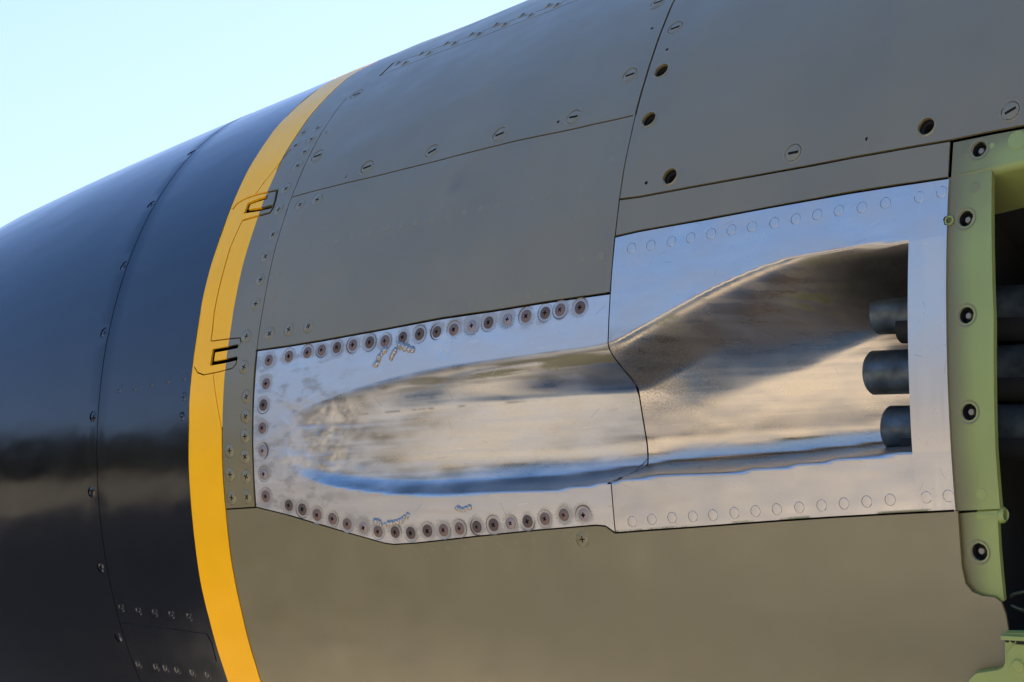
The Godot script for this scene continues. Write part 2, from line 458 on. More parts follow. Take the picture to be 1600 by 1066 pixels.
# A fastener head, radius 1: domed disc with a recess cut into it; surface 0 head, 1 recess, 2 the ring round it.
func head_mesh(recess: PackedVector2Array, dome: float, sink: float, ring: Array, n := 24) -> ArrayMesh:
	var head := SurfaceTool.new()
	head.begin(Mesh.PRIMITIVE_TRIANGLES)
	var tops := []
	for half in 2:
		var sgn := 1.0 if half == 0 else -1.0
		var box := PackedVector2Array([Vector2(-2, 0), Vector2(2, 0), Vector2(2, 2 * sgn), Vector2(-2, 2 * sgn)])
		if half == 1: box.reverse()
		var circle := PackedVector2Array()
		for i in n: circle.append(Vector2(cos(TAU * i / n), sin(TAU * i / n)))
		for p in Geometry2D.intersect_polygons(circle, box):
			tops.append_array(Geometry2D.clip_polygons(p, recess))
	for p in tops:
		var tri := Geometry2D.triangulate_polygon(p)
		for t in range(0, tri.size(), 3):
			var o := [tri[t], tri[t + 1], tri[t + 2]]
			if (p[o[1]] - p[o[0]]).cross(p[o[2]] - p[o[0]]) > 0.0: o = [o[0], o[2], o[1]]
			for idx in o:
				var q: Vector2 = p[idx]
				head.set_normal(Vector3(q.x * 0.35, q.y * 0.35, 1).normalized())
				head.add_vertex(Vector3(q.x, q.y, dome * (1.0 - q.length_squared() * 0.8)))
	for k in n:
		var a := Vector2(cos(TAU * k / n), sin(TAU * k / n))
		var b := Vector2(cos(TAU * (k + 1) / n), sin(TAU * (k + 1) / n))
		var z := dome * 0.2
		var q := [Vector3(a.x, a.y, z), Vector3(b.x, b.y, z), Vector3(b.x * 1.02, b.y * 1.02, -0.35), Vector3(a.x * 1.02, a.y * 1.02, -0.35)]
		for idx in [0, 1, 2, 0, 2, 3]:
			head.set_normal(Vector3(q[idx].x, q[idx].y, 0.3).normalized())
			head.add_vertex(q[idx])
	var m := head.commit()
	var cut := SurfaceTool.new()
	cut.begin(Mesh.PRIMITIVE_TRIANGLES)
	for i in recess.size():
		var a := recess[i]
		var b := recess[(i + 1) % recess.size()]
		var q := [Vector3(a.x, a.y, dome), Vector3(b.x, b.y, dome), Vector3(b.x * 0.8, b.y * 0.8, -sink), Vector3(a.x * 0.8, a.y * 0.8, -sink)]
		var d := (b - a).normalized()
		for idx in [0, 2, 1, 0, 3, 2]:
			cut.set_normal(Vector3(-d.y, d.x, 0.3).normalized())
			cut.add_vertex(q[idx])
	var tri := Geometry2D.triangulate_polygon(recess)
	for t in range(0, tri.size(), 3):
		var o := [tri[t], tri[t + 1], tri[t + 2]]
		if (recess[o[1]] - recess[o[0]]).cross(recess[o[2]] - recess[o[0]]) > 0.0: o = [o[0], o[2], o[1]]
		for idx in o:
			cut.set_normal(Vector3(0, 0, 1))
			cut.add_vertex(Vector3(recess[idx].x * 0.8, recess[idx].y * 0.8, -sink))
	cut.commit(m)
	if ring.size(): lathe(ring, n, m)
	return m

func fastener(called: String, mesh: ArrayMesh, looks: Array, parent: Node, kind: int, p: Vector2, r: float, turn: float, off := 0.0, tilt := 0.0) -> MeshInstance3D:
	var o := MeshInstance3D.new()
	o.name = numbered(called, parent)
	o.mesh = mesh
	for i in mesh.get_surface_count():
		o.set_surface_override_material(i, looks[mini(i, looks.size() - 1)])
	var t := frame_at(kind, p.x, p.y, off)
	t.basis = t.basis * Basis(Vector3(0, 0, 1), turn)
	if tilt != 0.0: t.basis = t.basis * Basis(Vector3(1, 0, 0), tilt)
	t.basis = t.basis.scaled_local(Vector3.ONE * r)
	o.transform = t
	parent.add_child(o, true)
	return o

# ---------------------------------------------------------------- materials
func noise(f: float, octaves := 3, n_seed := 1) -> FastNoiseLite:
	var n := FastNoiseLite.new()
	n.seed = n_seed
	n.frequency = f
	n.fractal_octaves = octaves
	n.noise_type = FastNoiseLite.TYPE_SIMPLEX_SMOOTH
	return n

func noise_texture(f: float, lo: float, hi: float, n_seed := 1, size := 512, octaves := 4) -> NoiseTexture2D:
	var t := NoiseTexture2D.new()
	t.width = size
	t.height = size
	t.seamless = true
	t.noise = noise(f, octaves, n_seed)
	var g := Gradient.new()
	g.set_color(0, Color(lo, lo, lo))
	g.set_color(1, Color(hi, hi, hi))
	t.color_ramp = g
	return t

func skin_paint(color: Color, rough_lo: float, rough_hi: float, tone := 0.9, scale := 1.6) -> StandardMaterial3D:
	var m := paint(color, 1.0)
	m.albedo_texture = noise_texture(0.012, tone, 1.0, 5)
	m.roughness_texture = noise_texture(0.03, rough_lo, rough_hi, 7)
	m.uv1_triplanar = true
	m.uv1_scale = Vector3.ONE * scale
	return m

func materials() -> void:
	mats.black = skin_paint(Color(0.018, 0.026, 0.055), 0.12, 0.19, 0.85)
	mats.black.metallic_specular = 0.58
	mats.yellow = skin_paint(Color(0.98, 0.695, 0.004), 0.28, 0.38, 0.95)
	mats.yellow.metallic_specular = 0.36
	mats.olive = skin_paint(Color(0.445, 0.392, 0.235), 0.32, 0.42, 0.93)
	mats.olive.metallic_specular = 0.66
	mats.olive_worn = mats.olive.duplicate()
	mats.olive_worn.vertex_color_use_as_albedo = true
	mats.green_over = skin_paint(Color(0.45, 0.44, 0.27), 0.38, 0.5, 0.93)
	mats.seam = paint(Color(0.13, 0.115, 0.075), 0.8)
	mats.dark = paint(Color(0.05, 0.045, 0.035), 0.8)
	mats.pit = paint(Color(0.16, 0.14, 0.10), 0.6)
	mats.dish = paint(Color(0.42, 0.39, 0.27), 0.5)
	mats.void = paint(Color(0.035, 0.045, 0.03), 0.9)  # bay walls: green primer taken to near black for the shade
	mats.green = skin_paint(Color(0.52, 0.56, 0.295), 0.38, 0.5, 0.93)
	mats.green_dark = skin_paint(Color(0.16, 0.22, 0.09), 0.5, 0.6)
	mats.rust = paint(Color(0.46, 0.37, 0.33), 0.6, 0.55)
	mats.rust_dark = paint(Color(0.36, 0.29, 0.25), 0.65, 0.45)
	mats.rust_pale = paint(Color(0.56, 0.50, 0.47), 0.5, 0.6)
	mats.halo = paint(Color(0.47, 0.43, 0.38), 0.55, 0.6)
	mats.halo_pale = paint(Color(0.62, 0.59, 0.54), 0.5, 0.8)
	mats.bare = paint(Color(0.84, 0.82, 0.80), 0.3, 1.0)
	mats.rivet = paint(Color(0.73, 0.70, 0.66), 0.42, 0.93)
	mats.stud = paint(Color(0.50, 0.46, 0.42), 0.5, 0.3)
	mats.gun = skin_paint(Color(0.36, 0.40, 0.41), 0.28, 0.6, 0.5, 7.0)
	mats.gun.metallic = 0.5
	mats.cable = paint(Color(0.22, 0.25, 0.18), 0.6)
	for k in mats: mats[k].resource_name = k + "_paint"

func smooth(a: float, b: float, x: float) -> float:
	return eased((x - a) / (b - a))

# Bare aluminium with brushing, smears, paint remnants and grime round the screws.
func metal_material(box: Rect2, front: bool, w: int, h: int) -> StandardMaterial3D:
	var color := Image.create(w, h, false, Image.FORMAT_RGBA8)
	var orm := Image.create(w, h, false, Image.FORMAT_RGBA8)
	var cloud := noise(0.011, 4, 21)
	var speck := noise(0.22, 3, 33)
	var streak := noise(0.05, 3, 8)
	for py in h:
		for px in w:
			var x := box.position.x + box.size.x * (px + 0.5) / w
			var s := box.end.y - box.size.y * (py + 0.5) / h
			var mx := x * 2000.0
			var my := s * 2200.0
			var c := cloud.get_noise_2d(mx * 0.7, my * 1.5)
			var k := speck.get_noise_2d(mx, my)
			var b := streak.get_noise_2d(mx * 0.06, my * 1.3) if front or x < 0.61 else streak.get_noise_2d(mx * 1.3, my * 0.06)
			var tone := (0.645 if front else 0.575) + 0.13 * c + 0.06 * b + 0.025 * k
			var col := Color(tone, tone * 0.985, tone * 0.96)
			var rough := (0.37 if front else 0.32) + 0.18 * c + 0.12 * b
			var metal := 1.0
			var st := curve_at(lip_top, x)
			var sb := curve_at(lip_low, x)
			var below := st - s
			# the flat flanges are duller and more scuffed than the trough
			var flat := 1.0 - smooth(-0.001, 0.001, below) * smooth(-0.001, 0.001, s - sb) * smooth(0.006, 0.05, x + 0.02 * c)
			if x > 0.6095: flat = 1.0
			rough += (0.06 - 0.16 * c) * flat
			metal = lerpf(1.0, clampf(0.90 + 0.45 * c + 0.25 * b, 0.5, 1.0), flat)
			col = col.lerp(Color(0.80, 0.765, 0.72), 0.65 * flat)
			var stain_and_reflection := 0.0
			var paint_left := 0.0
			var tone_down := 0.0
			if front:
				# dirt and paint left under the upper lip
				stain_and_reflection = smooth(0.06, 0.2, x) * smooth(0.001, 0.005, below) * smooth(0.024, 0.008, below + 0.010 * c) * clampf(0.35 + 1.5 * b + c, 0.0, 1.0) * 0.75
				paint_left = smooth(0.12, 0.2, x) * smooth(0.003, 0.006, below) * smooth(0.017, 0.011, below) * smooth(0.0, 0.35, 0.6 * c + 0.8 * b + 0.25 * k) * 0.7
				# broken scratch lines along the floor
				var line := exp(-pow((s - 0.0125 - 0.006 * x) / 0.0009, 2.0)) * smooth(0.05, 0.3, streak.get_noise_2d(mx * 0.45, 40.0) + 0.3 * k) * smooth(0.015, 0.05, x) * smooth(0.3, 0.22, x)
				stain_and_reflection = maxf(stain_and_reflection, 0.42 * line)
				stain_and_reflection = maxf(stain_and_reflection, 0.30 * smooth(0.12, 0.02, x) * smooth(0.0, 0.6, fine.get_noise_2d(mx * 0.5, my * 0.9) + 0.25 * k))
				for q in rusty:
					var d := Vector2(x - q.x, s - q.y).length()
					if d < 0.013:
						stain_and_reflection = maxf(stain_and_reflection, 0.32 * smooth(0.0105, 0.0062, d + 0.003 * k + 0.005 * c))
			else:
				# pitted olive film behind the seam and paint smears high on the wall
				var film := smooth(0.46, 0.36, x + 0.05 * c) * smooth(-0.02, 0.02, s) * smooth(0.062, 0.05, s)
				stain_and_reflection = 0.62 * film * smooth(-0.55, 0.55, 0.6 * k + 0.8 * c)
				paint_left = smooth(0.001, 0.004, below) * smooth(0.02, 0.010, below + 0.012 * b) * smooth(0.0, 0.4, 0.7 * c + 0.6 * b + 0.25 * k) * smooth(0.36, 0.40, x) * smooth(0.609, 0.604, x) * 0.6
				var smear := exp(-(pow((x - 0.515) / 0.018, 2.0) + pow((s - 0.072) / 0.009, 2.0)))
				paint_left = maxf(paint_left, smear * smooth(-0.05, 0.2, streak.get_noise_2d(mx * 0.3 + my * 0.5, my * 1.2)))
				var edge_left := smooth(0.0025, 0.0008, s - curve_at(rear_low, x)) * smooth(0.0, 0.25, c + 0.2 * k)
				paint_left = maxf(paint_left, edge_left)
				if st > s and s > sb: col = col.lerp(Color(0.80, 0.74, 0.66), 0.5)
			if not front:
				var dark_reflection := smooth(0.50, 0.60, x + 0.03 * c) * smooth(0.03, 0.075, s + 0.012 * b) * smooth(0.0, 0.006, below) * smooth(0.611, 0.608, x)  # dark reflection of guns and bay, painted onto the upper trough wall
				stain_and_reflection = maxf(stain_and_reflection, dark_reflection)
				tone_down = 0.55 * dark_reflection
			stain_and_reflection = maxf(stain_and_reflection, 0.4 * smooth(0.62, 0.8, k + 0.3 * c))
			col = col.lerp(Color(0.37, 0.335, 0.285), clampf(stain_and_reflection, 0.0, 0.9))
			rough = lerpf(rough, 0.55, stain_and_reflection)
			metal = lerpf(metal, 0.55, stain_and_reflection)
			col = col.lerp(Color(0.40, 0.385, 0.25), clampf(paint_left, 0.0, 0.9))
			metal = lerpf(metal, 0.1, paint_left)
			rough = lerpf(rough, 0.5, paint_left)
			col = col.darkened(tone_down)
			color.set_pixel(px, py, col)
			orm.set_pixel(px, py, Color(1.0, clampf(rough, 0.12, 0.9), metal))
	# scratches
	for i in 90:
		var p := Vector2(rng.randf() * w, rng.randf() * h)
		var long := rng.randf_range(4.0, 38.0)
		var a := rng.randfn(0.0, 0.35) if rng.randf() < 0.7 else rng.randf_range(0, PI)
		var dark := rng.randf() < 0.6
		for t in int(long):
			var q := p + Vector2(cos(a), sin(a)) * t
			if q.x < 0 or q.y < 0 or q.x >= w or q.y >= h: break
			var was := color.get_pixel(int(q.x), int(q.y))
			color.set_pixel(int(q.x), int(q.y), was.lerp(Color(0.35, 0.33, 0.3) if dark else Color(0.93, 0.92, 0.9), 0.45))
	var m := StandardMaterial3D.new()
	m.resource_name = "bare_metal"
	m.albedo_texture = ImageTexture.create_from_image(color)
	var o := ImageTexture.create_from_image(orm)
	m.roughness = 1.0
	m.roughness_texture = o
	m.roughness_texture_channel = BaseMaterial3D.TEXTURE_CHANNEL_GREEN
	m.metallic = 1.0
	m.metallic_texture = o
	m.metallic_texture_channel = BaseMaterial3D.TEXTURE_CHANNEL_BLUE
	return m

var rear_low := PackedVector2Array()

# ---------------------------------------------------------------- sky
func sky_texture(sun: Vector3) -> ImageTexture:
	var w := 512
	var h := 256
	var im := Image.create(w, h, false, Image.FORMAT_RGBAF)
	for py in h:
		var v := (py + 0.5) / h
		var y := cos(v * PI)
		var r := sin(v * PI)
		for px in w:
			var a := (px + 0.5) / w * TAU
			var d := Vector3(sin(a) * r, y, -cos(a) * r)
			var up := maxf(y, 0.0)
			var air := exp(-up * 2.9)
			var c := Vector3(0.055, 0.19, 0.53).lerp(Vector3(0.37, 0.50, 0.71), air)
			var near := d.dot(sun)
			var g := acos(clampf(near, -1, 1))
			c += Vector3(0.74, 0.70, 0.70) * exp(-pow(g / 1.16, 2.0)) * exp(-up * 2.0) + Vector3(1.0, 0.95, 0.8) * exp(-g * 5.0)
			c *= 1.0 + 0.25 * near * near
			if y < 0.0: c = Vector3(0.3, 0.28, 0.25)
			im.set_pixel(px, py, Color(c.x, c.y, c.z))
	return ImageTexture.create_from_image(im)

# ---------------------------------------------------------------- the scene
func _ready() -> void:
	rng.seed = 11
	var cam := Camera3D.new()
	cam.name = "camera"
	cam.fov = 16.8786
	cam.near = 0.05
	cam.far = 3000.0
	var bx := Vector3(0.87023179, -0.01373805, -0.49245091)
	var by := Vector3(0.06654634, 0.99372739, 0.08987466)
	cam.transform = Transform3D(Basis(bx, by, bx.cross(by)).orthonormalized(), Vector3(1.14242849, -0.14222499, 2.0581573))
	add_child(cam)
	cam.current = true
	var sun_dir := Vector3(0.66, 0.478, -0.58).normalized()
	var env := Environment.new()
	env.background_mode = Environment.BG_SKY
	var sky := Sky.new()
	var pano := PanoramaSkyMaterial.new()
	pano.panorama = sky_texture(sun_dir)
	sky.sky_material = pano
	env.sky = sky
	env.background_energy_multiplier = 0.57
	env.tonemap_mode = Environment.TONE_MAPPER_LINEAR
	env.tonemap_exposure = 3.8
	env.sdfgi_enabled = true
	env.ssao_enabled = true
	env.ssil_enabled = true
	var we := WorldEnvironment.new()
	we.name = "world"
	we.environment = env
	add_child(we)
	var sun := DirectionalLight3D.new()
	sun.name = "sun"
	sun.light_energy = 1.6
	sun.light_angular_distance = 0.5
	sun.light_color = Color(1.0, 0.94, 0.84)
	sun.shadow_enabled = true
	add_child(sun)
	sun.look_at_from_position(sun_dir * 20.0, Vector3.ZERO, Vector3.UP)

	wave = noise(0.022, 2, 3)
	fine = noise(0.03, 3, 9)
	lip_top = pts(LIP_TOP)
	lip_low = pts(LIP_LOW)
	rusty = pts(RUSTY_SCREWS)
	rear_low = pts(REAR_BOTTOM)
	materials()
	surroundings()

	aircraft = Node3D.new()
	aircraft.name = "jet_fighter"
	aircraft.set_meta("label", "olive jet fighter with dark blue nose, yellow band and bare metal gun trough")
	aircraft.set_meta("category", "aircraft")
	add_child(aircraft)
	joints()
	skins()
	metal_panels()
	frames()
	guns()
	small_parts()

func surroundings() -> void:
	var g := MeshInstance3D.new()
	g.name = "ground"
	var pm := PlaneMesh.new()
	pm.size = Vector2(1600, 1600)
	g.mesh = pm
	var m := paint(Color(0.88, 0.83, 0.74), 0.95)
	m.albedo_texture = noise_texture(0.02, 0.8, 1.0, 4)
	m.uv1_triplanar = true
	m.uv1_scale = Vector3.ONE * 0.15
	g.material_override = m
	g.position.y = GROUND
	g.set_meta("kind", "structure")
	g.set_meta("label", "pale concrete apron under and around the aircraft")
	add_child(g)
	var dark_strip := MeshInstance3D.new()  # unseen dark strip, added so the nose mirrors shade low down
	dark_strip.name = "added_dark_strip"
	var rm := PlaneMesh.new()
	rm.size = Vector2(5.2, 300)
	dark_strip.mesh = rm
	var strip_look := paint(Color(0.14, 0.145, 0.16), 0.9)
	strip_look.albedo_texture = noise_texture(0.05, 0.75, 1.0, 6)
	strip_look.uv1_triplanar = true
	dark_strip.material_override = strip_look
	dark_strip.position = Vector3(-3.25, GROUND + 0.004, -2.36)
	dark_strip.rotation.y = deg_to_rad(-36)
	dark_strip.set_meta("kind", "structure")
	dark_strip.set_meta("label", "unseen dark ground strip, added for the shade mirrored low in the nose")
	add_child(dark_strip)
	var field := MeshInstance3D.new()  # unseen field, added to darken the far ground that the nose mirrors
	field.name = "added_far_field"
	var fm := PlaneMesh.new()
	fm.size = Vector2(300, 300)
	field.mesh = fm
	var dry := paint(Color(0.62, 0.585, 0.49), 1.0)
	dry.albedo_texture = noise_texture(0.03, 0.7, 1.0, 12)
	dry.uv1_triplanar = true
	dry.uv1_scale = Vector3.ONE * 0.08
	field.material_override = dry
	field.position = Vector3(-3.25 - 0.81 * 152.6, GROUND + 0.004, -2.36 - 0.587 * 152.6)
	field.rotation.y = deg_to_rad(-36)
	field.set_meta("kind", "structure")
	field.set_meta("label", "unseen field, added to dim the far ground mirrored in the nose")
	add_child(field)
	# the dark line of trees that the nose mirrors
	var crown := SphereMesh.new()
	crown.radius = 1.0
	crown.height = 2.0
	crown.radial_segments = 20
	crown.rings = 12
	var st := SurfaceTool.new()
	st.begin(Mesh.PRIMITIVE_TRIANGLES)
	var lump := noise(0.9, 3, 2)
	var arr := crown.get_mesh_arrays()
	var vv: PackedVector3Array = arr[Mesh.ARRAY_VERTEX]
	for i in vv.size(): vv[i] *= 1.0 + 0.5 * lump.get_noise_3dv(vv[i] * 2.0)
	arr[Mesh.ARRAY_VERTEX] = vv
	var am := ArrayMesh.new()
	am.add_surface_from_arrays(Mesh.PRIMITIVE_TRIANGLES, arr)
	var mm := MultiMesh.new()
	mm.transform_format = MultiMesh.TRANSFORM_3D
	mm.mesh = am
	mm.instance_count = 130
	for i in 130:
		var a := lerpf(deg_to_rad(-100), deg_to_rad(185), i / 129.0) + rng.randf_range(-0.01, 0.01)
		var far := rng.randf_range(62, 84)
		var hh := rng.randf_range(3.6, 6.2)
		mm.set_instance_transform(i, Transform3D(Basis.from_euler(Vector3(0, rng.randf() * TAU, 0)).scaled(Vector3(4.2, hh, 4.2)), Vector3(sin(a) * far, GROUND + hh * 0.85, cos(a) * far)))
	var t := MultiMeshInstance3D.new()
	t.name = "far_trees"
	t.multimesh = mm
	t.material_override = paint(Color(0.10, 0.12, 0.08), 0.95)
	t.set_meta("kind", "stuff")
	t.set_meta("label", "dark line of far trees beyond the apron, mirrored in the nose")
	t.set_meta("category", "trees")
	add_child(t)

func joints() -> void:
	var top := pts(LINE_UPPER)
	var aft := pts(LINE_AFT)
	aft.append(Vector2(AFT, 0.146))
	groove(ring_line(RING_NOSE, -TOP, TOP), 0.0007, 0.001, SMOOTH, "black")
	groove(ring_line(RING_BAND_AFT, 0.318, TOP), 0.0015)
	groove(ring_line(RING_BAND_AFT, -TOP, 0.012), 0.0015)
	groove(ring_line(RING_STRIP, 0.0881, 0.43), 0.0008)
	groove(ring_line(RING_STRIP, -0.071, 0.0881), 0.0018)
	groove(joined([Vector2(RING_STRIP, 0.2661), top]), 0.0014)
	groove(aft, 0.0017)
	groove(pts(REAR_TOP), 0.0020)
	groove(pts(FRONT_TOP), 0.0020)
	groove(joined([Vector2(RING_STRIP, -0.0706), pts(FRONT_BOTTOM)]), 0.0012)
	groove(pts(REAR_BOTTOM), 0.0013)
	groove(ring_line(RING_MID, 0.2401, 0.7), 0.0018)
	groove(ring_line(RING_MID, 0.132, 0.2401), 0.0009)
	groove(ring_line(RING_MID, -0.0932, 0.132), 0.0011, 0.0010, METAL, "dark")
	groove(ring_line(RING_FRAME, 0.1246, 0.1496), 0.002)
	groove(PackedVector2Array([Vector2(RING_BAND_AFT, -0.0727), Vector2(RING_STRIP, -0.071)]), 0.0015)
	for l in [HATCH_TOP, HATCH_MID, TAB_C, TAB_B]:
		groove(pts(l), 0.0013, 0.002, SMOOTH, "dark")
	groove(pts(CRACK), 0.0007, 0.0009, SMOOTH, "yellow")
	groove(pts(TAB_A), 0.0028, 0.003, SMOOTH, "dark")
	groove(pts(SLOT_A), 0.0050, 0.006, SMOOTH, "dark")
	groove(pts(SLOT_B), 0.0046, 0.006, SMOOTH, "dark")
	groove(pts(TOP_STRIP_LOW), 0.0012)
	groove(pts(TOP_STRIP_HIGH), 0.0012)
	groove(PackedVector2Array([Vector2(-0.0084, 0.4612), Vector2(-0.0075, 0.4943)]), 0.003)

func hole_list(flat: Array, r: float, n := 16) -> Array:
	var out := []
	for p in pts(flat): out.append(disc(p, r, n))
	return out

const R_PHILLIPS := 0.0060
const R_SLOT := 0.0066
const R_RUSTY := 0.0049
const R_RIVET := 0.0040
const R_BIG := 0.0066
const R_PIN := 0.0016

func skins() -> void:
	var top := pts(LINE_UPPER)
	top[0] = Vector2(RING_STRIP, 0.2661)
	top[top.size() - 1] = Vector2(RING_MID, 0.2401)
	var aft := pts(LINE_AFT)
	aft[0] = Vector2(RING_MID, 0.1631)
	var rt := pts(REAR_TOP)
	rt[0] = Vector2(RING_MID, 0.132)
	rt[rt.size() - 1] = Vector2(RING_FRAME, 0.1247)
	var ft := pts(FRONT_TOP)
	ft[0] = Vector2(RING_STRIP, 0.0881)
	ft[ft.size() - 1] = Vector2(RING_MID, 0.0869)
	var fb := pts(FRONT_BOTTOM)
	fb[0] = Vector2(RING_STRIP, -0.071)
	var rb := pts(REAR_BOTTOM)
	var slotted := hole_list(SLOTTED, R_SLOT * 1.07, 24)
	var big := hole_list(BIG_HOLES, R_BIG, 24)
	var pin := hole_list(PINHOLES, R_PIN, 10)
	var phil := hole_list(STRIP_SCREWS + SIDE_SCREWS + LOWER_SCREWS, R_PHILLIPS * 1.04)
	var nose_screws := hole_list(NOSE_SCREWS, 0.0052)
	# nose, in two panels
	var p := joined([ring_line(-0.80, -TOP, TOP), ring_line(RING_NOSE, TOP, -TOP)])
	part("nose_panel", panel(back(p), NOSE, 0.016, 0.0, nose_screws).mesh(), mats.black, aircraft, "dark blue glossy foremost nose panel")
	p = joined([ring_line(RING_NOSE, -TOP, TOP), ring_line(RING_BAND, TOP, -TOP)])
	part("nose_panel", panel(back(p), NOSE, 0.016, 0.0, nose_screws).mesh(), mats.black, aircraft, "dark blue nose panel just ahead of the yellow band")
	p = joined([ring_line(RING_BAND, -TOP, TOP), ring_line(RING_BAND_AFT, TOP, -TOP)])
	part("yellow_band", panel(back(p), SKIN, 0.014).mesh(), mats.yellow, aircraft, "yellow painted band round the nose")
	p = joined([ring_line(RING_BAND_AFT, -0.0727, TOP), ring_line(RING_STRIP, TOP, -0.071)])
	part("hinge_strip", weather(panel(back(p), SKIN, 0.012, 0.0, phil)), mats.olive_worn, aircraft, "narrow olive strip of cross-head screws behind the yellow band")
	var strip_end := ring_line(RING_STRIP, TOP, 0.2661)
	p = joined([top, ring_line(RING_MID, 0.2401, TOP), strip_end])
	part("upper_panel", weather(panel(p, SKIN, 0.014, 0.0, slotted + pin)), mats.olive_worn, aircraft, "large dented olive panel along the top")
	p = joined([ft, Vector2(RING_MID, 0.24), back(top)])
	part("side_panel", weather(panel(p, SKIN, 0.014, 0.0, phil)), mats.olive_worn, aircraft, "olive panel above the forward bare metal trough")
	p = joined([aft, Vector2(AFT, 0.146), ring_line(AFT, 0.146, TOP), ring_line(RING_MID, TOP, 0.1631)])
	part("aft_upper_panel", weather(panel(p, SKIN, 0.016, 0.0, slotted + pin + big)), mats.olive_worn, aircraft, "large olive panel with open round holes at upper right")
	p = joined([rt, Vector2(RING_FRAME, 0.1496), back(aft.slice(0, 6))])
	p[rt.size()] = Vector2(RING_FRAME, 0.1496)
	part("edge_strip", weather(panel(p, SKIN, 0.012, 0.0002)), mats.olive_worn, aircraft, "narrow olive strip over the aft bare metal panel")
	p = joined([Vector2(RING_BAND_AFT, -0.0727), fb, rb.slice(1), pts(LOWER_EDGE), Vector2(AFT, -0.1656), ring_line(AFT, -0.1656, -TOP), ring_line(RING_BAND_AFT, -TOP, -0.0727)])
	part("lower_panel", weather(panel(back(p), SKIN, 0.016, 0.0, phil)), mats.olive_worn, aircraft, "plain olive panel under the bare metal trough")
	# what the picture does not show: the far side, the tail end and the lip of the intake
	p = joined([ring_line(-0.80, TOP, PI - TOP), ring_line(RING_BAND, PI - TOP, TOP)])
	part("far_side_nose", panel(back(p), SMOOTH, 0.04, 0.0, [], 0.002, Rect2(0, 0, 1, 1), false).mesh(), mats.black, aircraft)
	p = joined([ring_line(RING_BAND, TOP, PI - TOP), ring_line(RING_BAND_AFT, PI - TOP, TOP)])
	part("far_side_band", panel(back(p), SMOOTH, 0.04, 0.0, [], 0.002, Rect2(0, 0, 1, 1), false).mesh(), mats.yellow, aircraft)
	p = joined([ring_line(RING_BAND_AFT, TOP, PI - TOP), ring_line(AFT, PI - TOP, TOP)])
	part("far_side_skin", panel(back(p), SMOOTH, 0.05, 0.0, [], 0.002, Rect2(0, 0, 1, 1), false).mesh(), mats.olive, aircraft)
	p = joined([ring_line(AFT, -PI * 0.5, PI * 0.5), ring_line(4.2, PI * 0.5, -PI * 0.5)])
	part("aft_fuselage", panel(back(p), SMOOTH, 0.08, 0.0, [], 0.002, Rect2(0, 0, 1, 1), false).mesh(), mats.olive, aircraft)
	var lip := part("intake_lip", lathe([[0.20, -0.5], [radius(-0.80) - 0.045, 0.0], [radius(-0.80) - 0.035, 0.03], [radius(-0.80) - 0.015, 0.04], [radius(-0.80), 0.0]].map(func(a): return a), 64), mats.black, aircraft)
	lip.transform = Transform3D(Basis(Vector3(0, 0, 1), Vector3(0, 1, 0), Vector3(-1, 0, 0)), Vector3(-0.80, 0, 0))
	# doors of the nose hatch and the cracked paint line
	part("access_cover", panel(back(pts(NOSE_HATCH)) if Geometry2D.is_polygon_clockwise(pts(NOSE_HATCH)) else pts(NOSE_HATCH), NOSE, 0.014, -0.0006).mesh(), mats.black, aircraft, "small dark cover low on the nose")

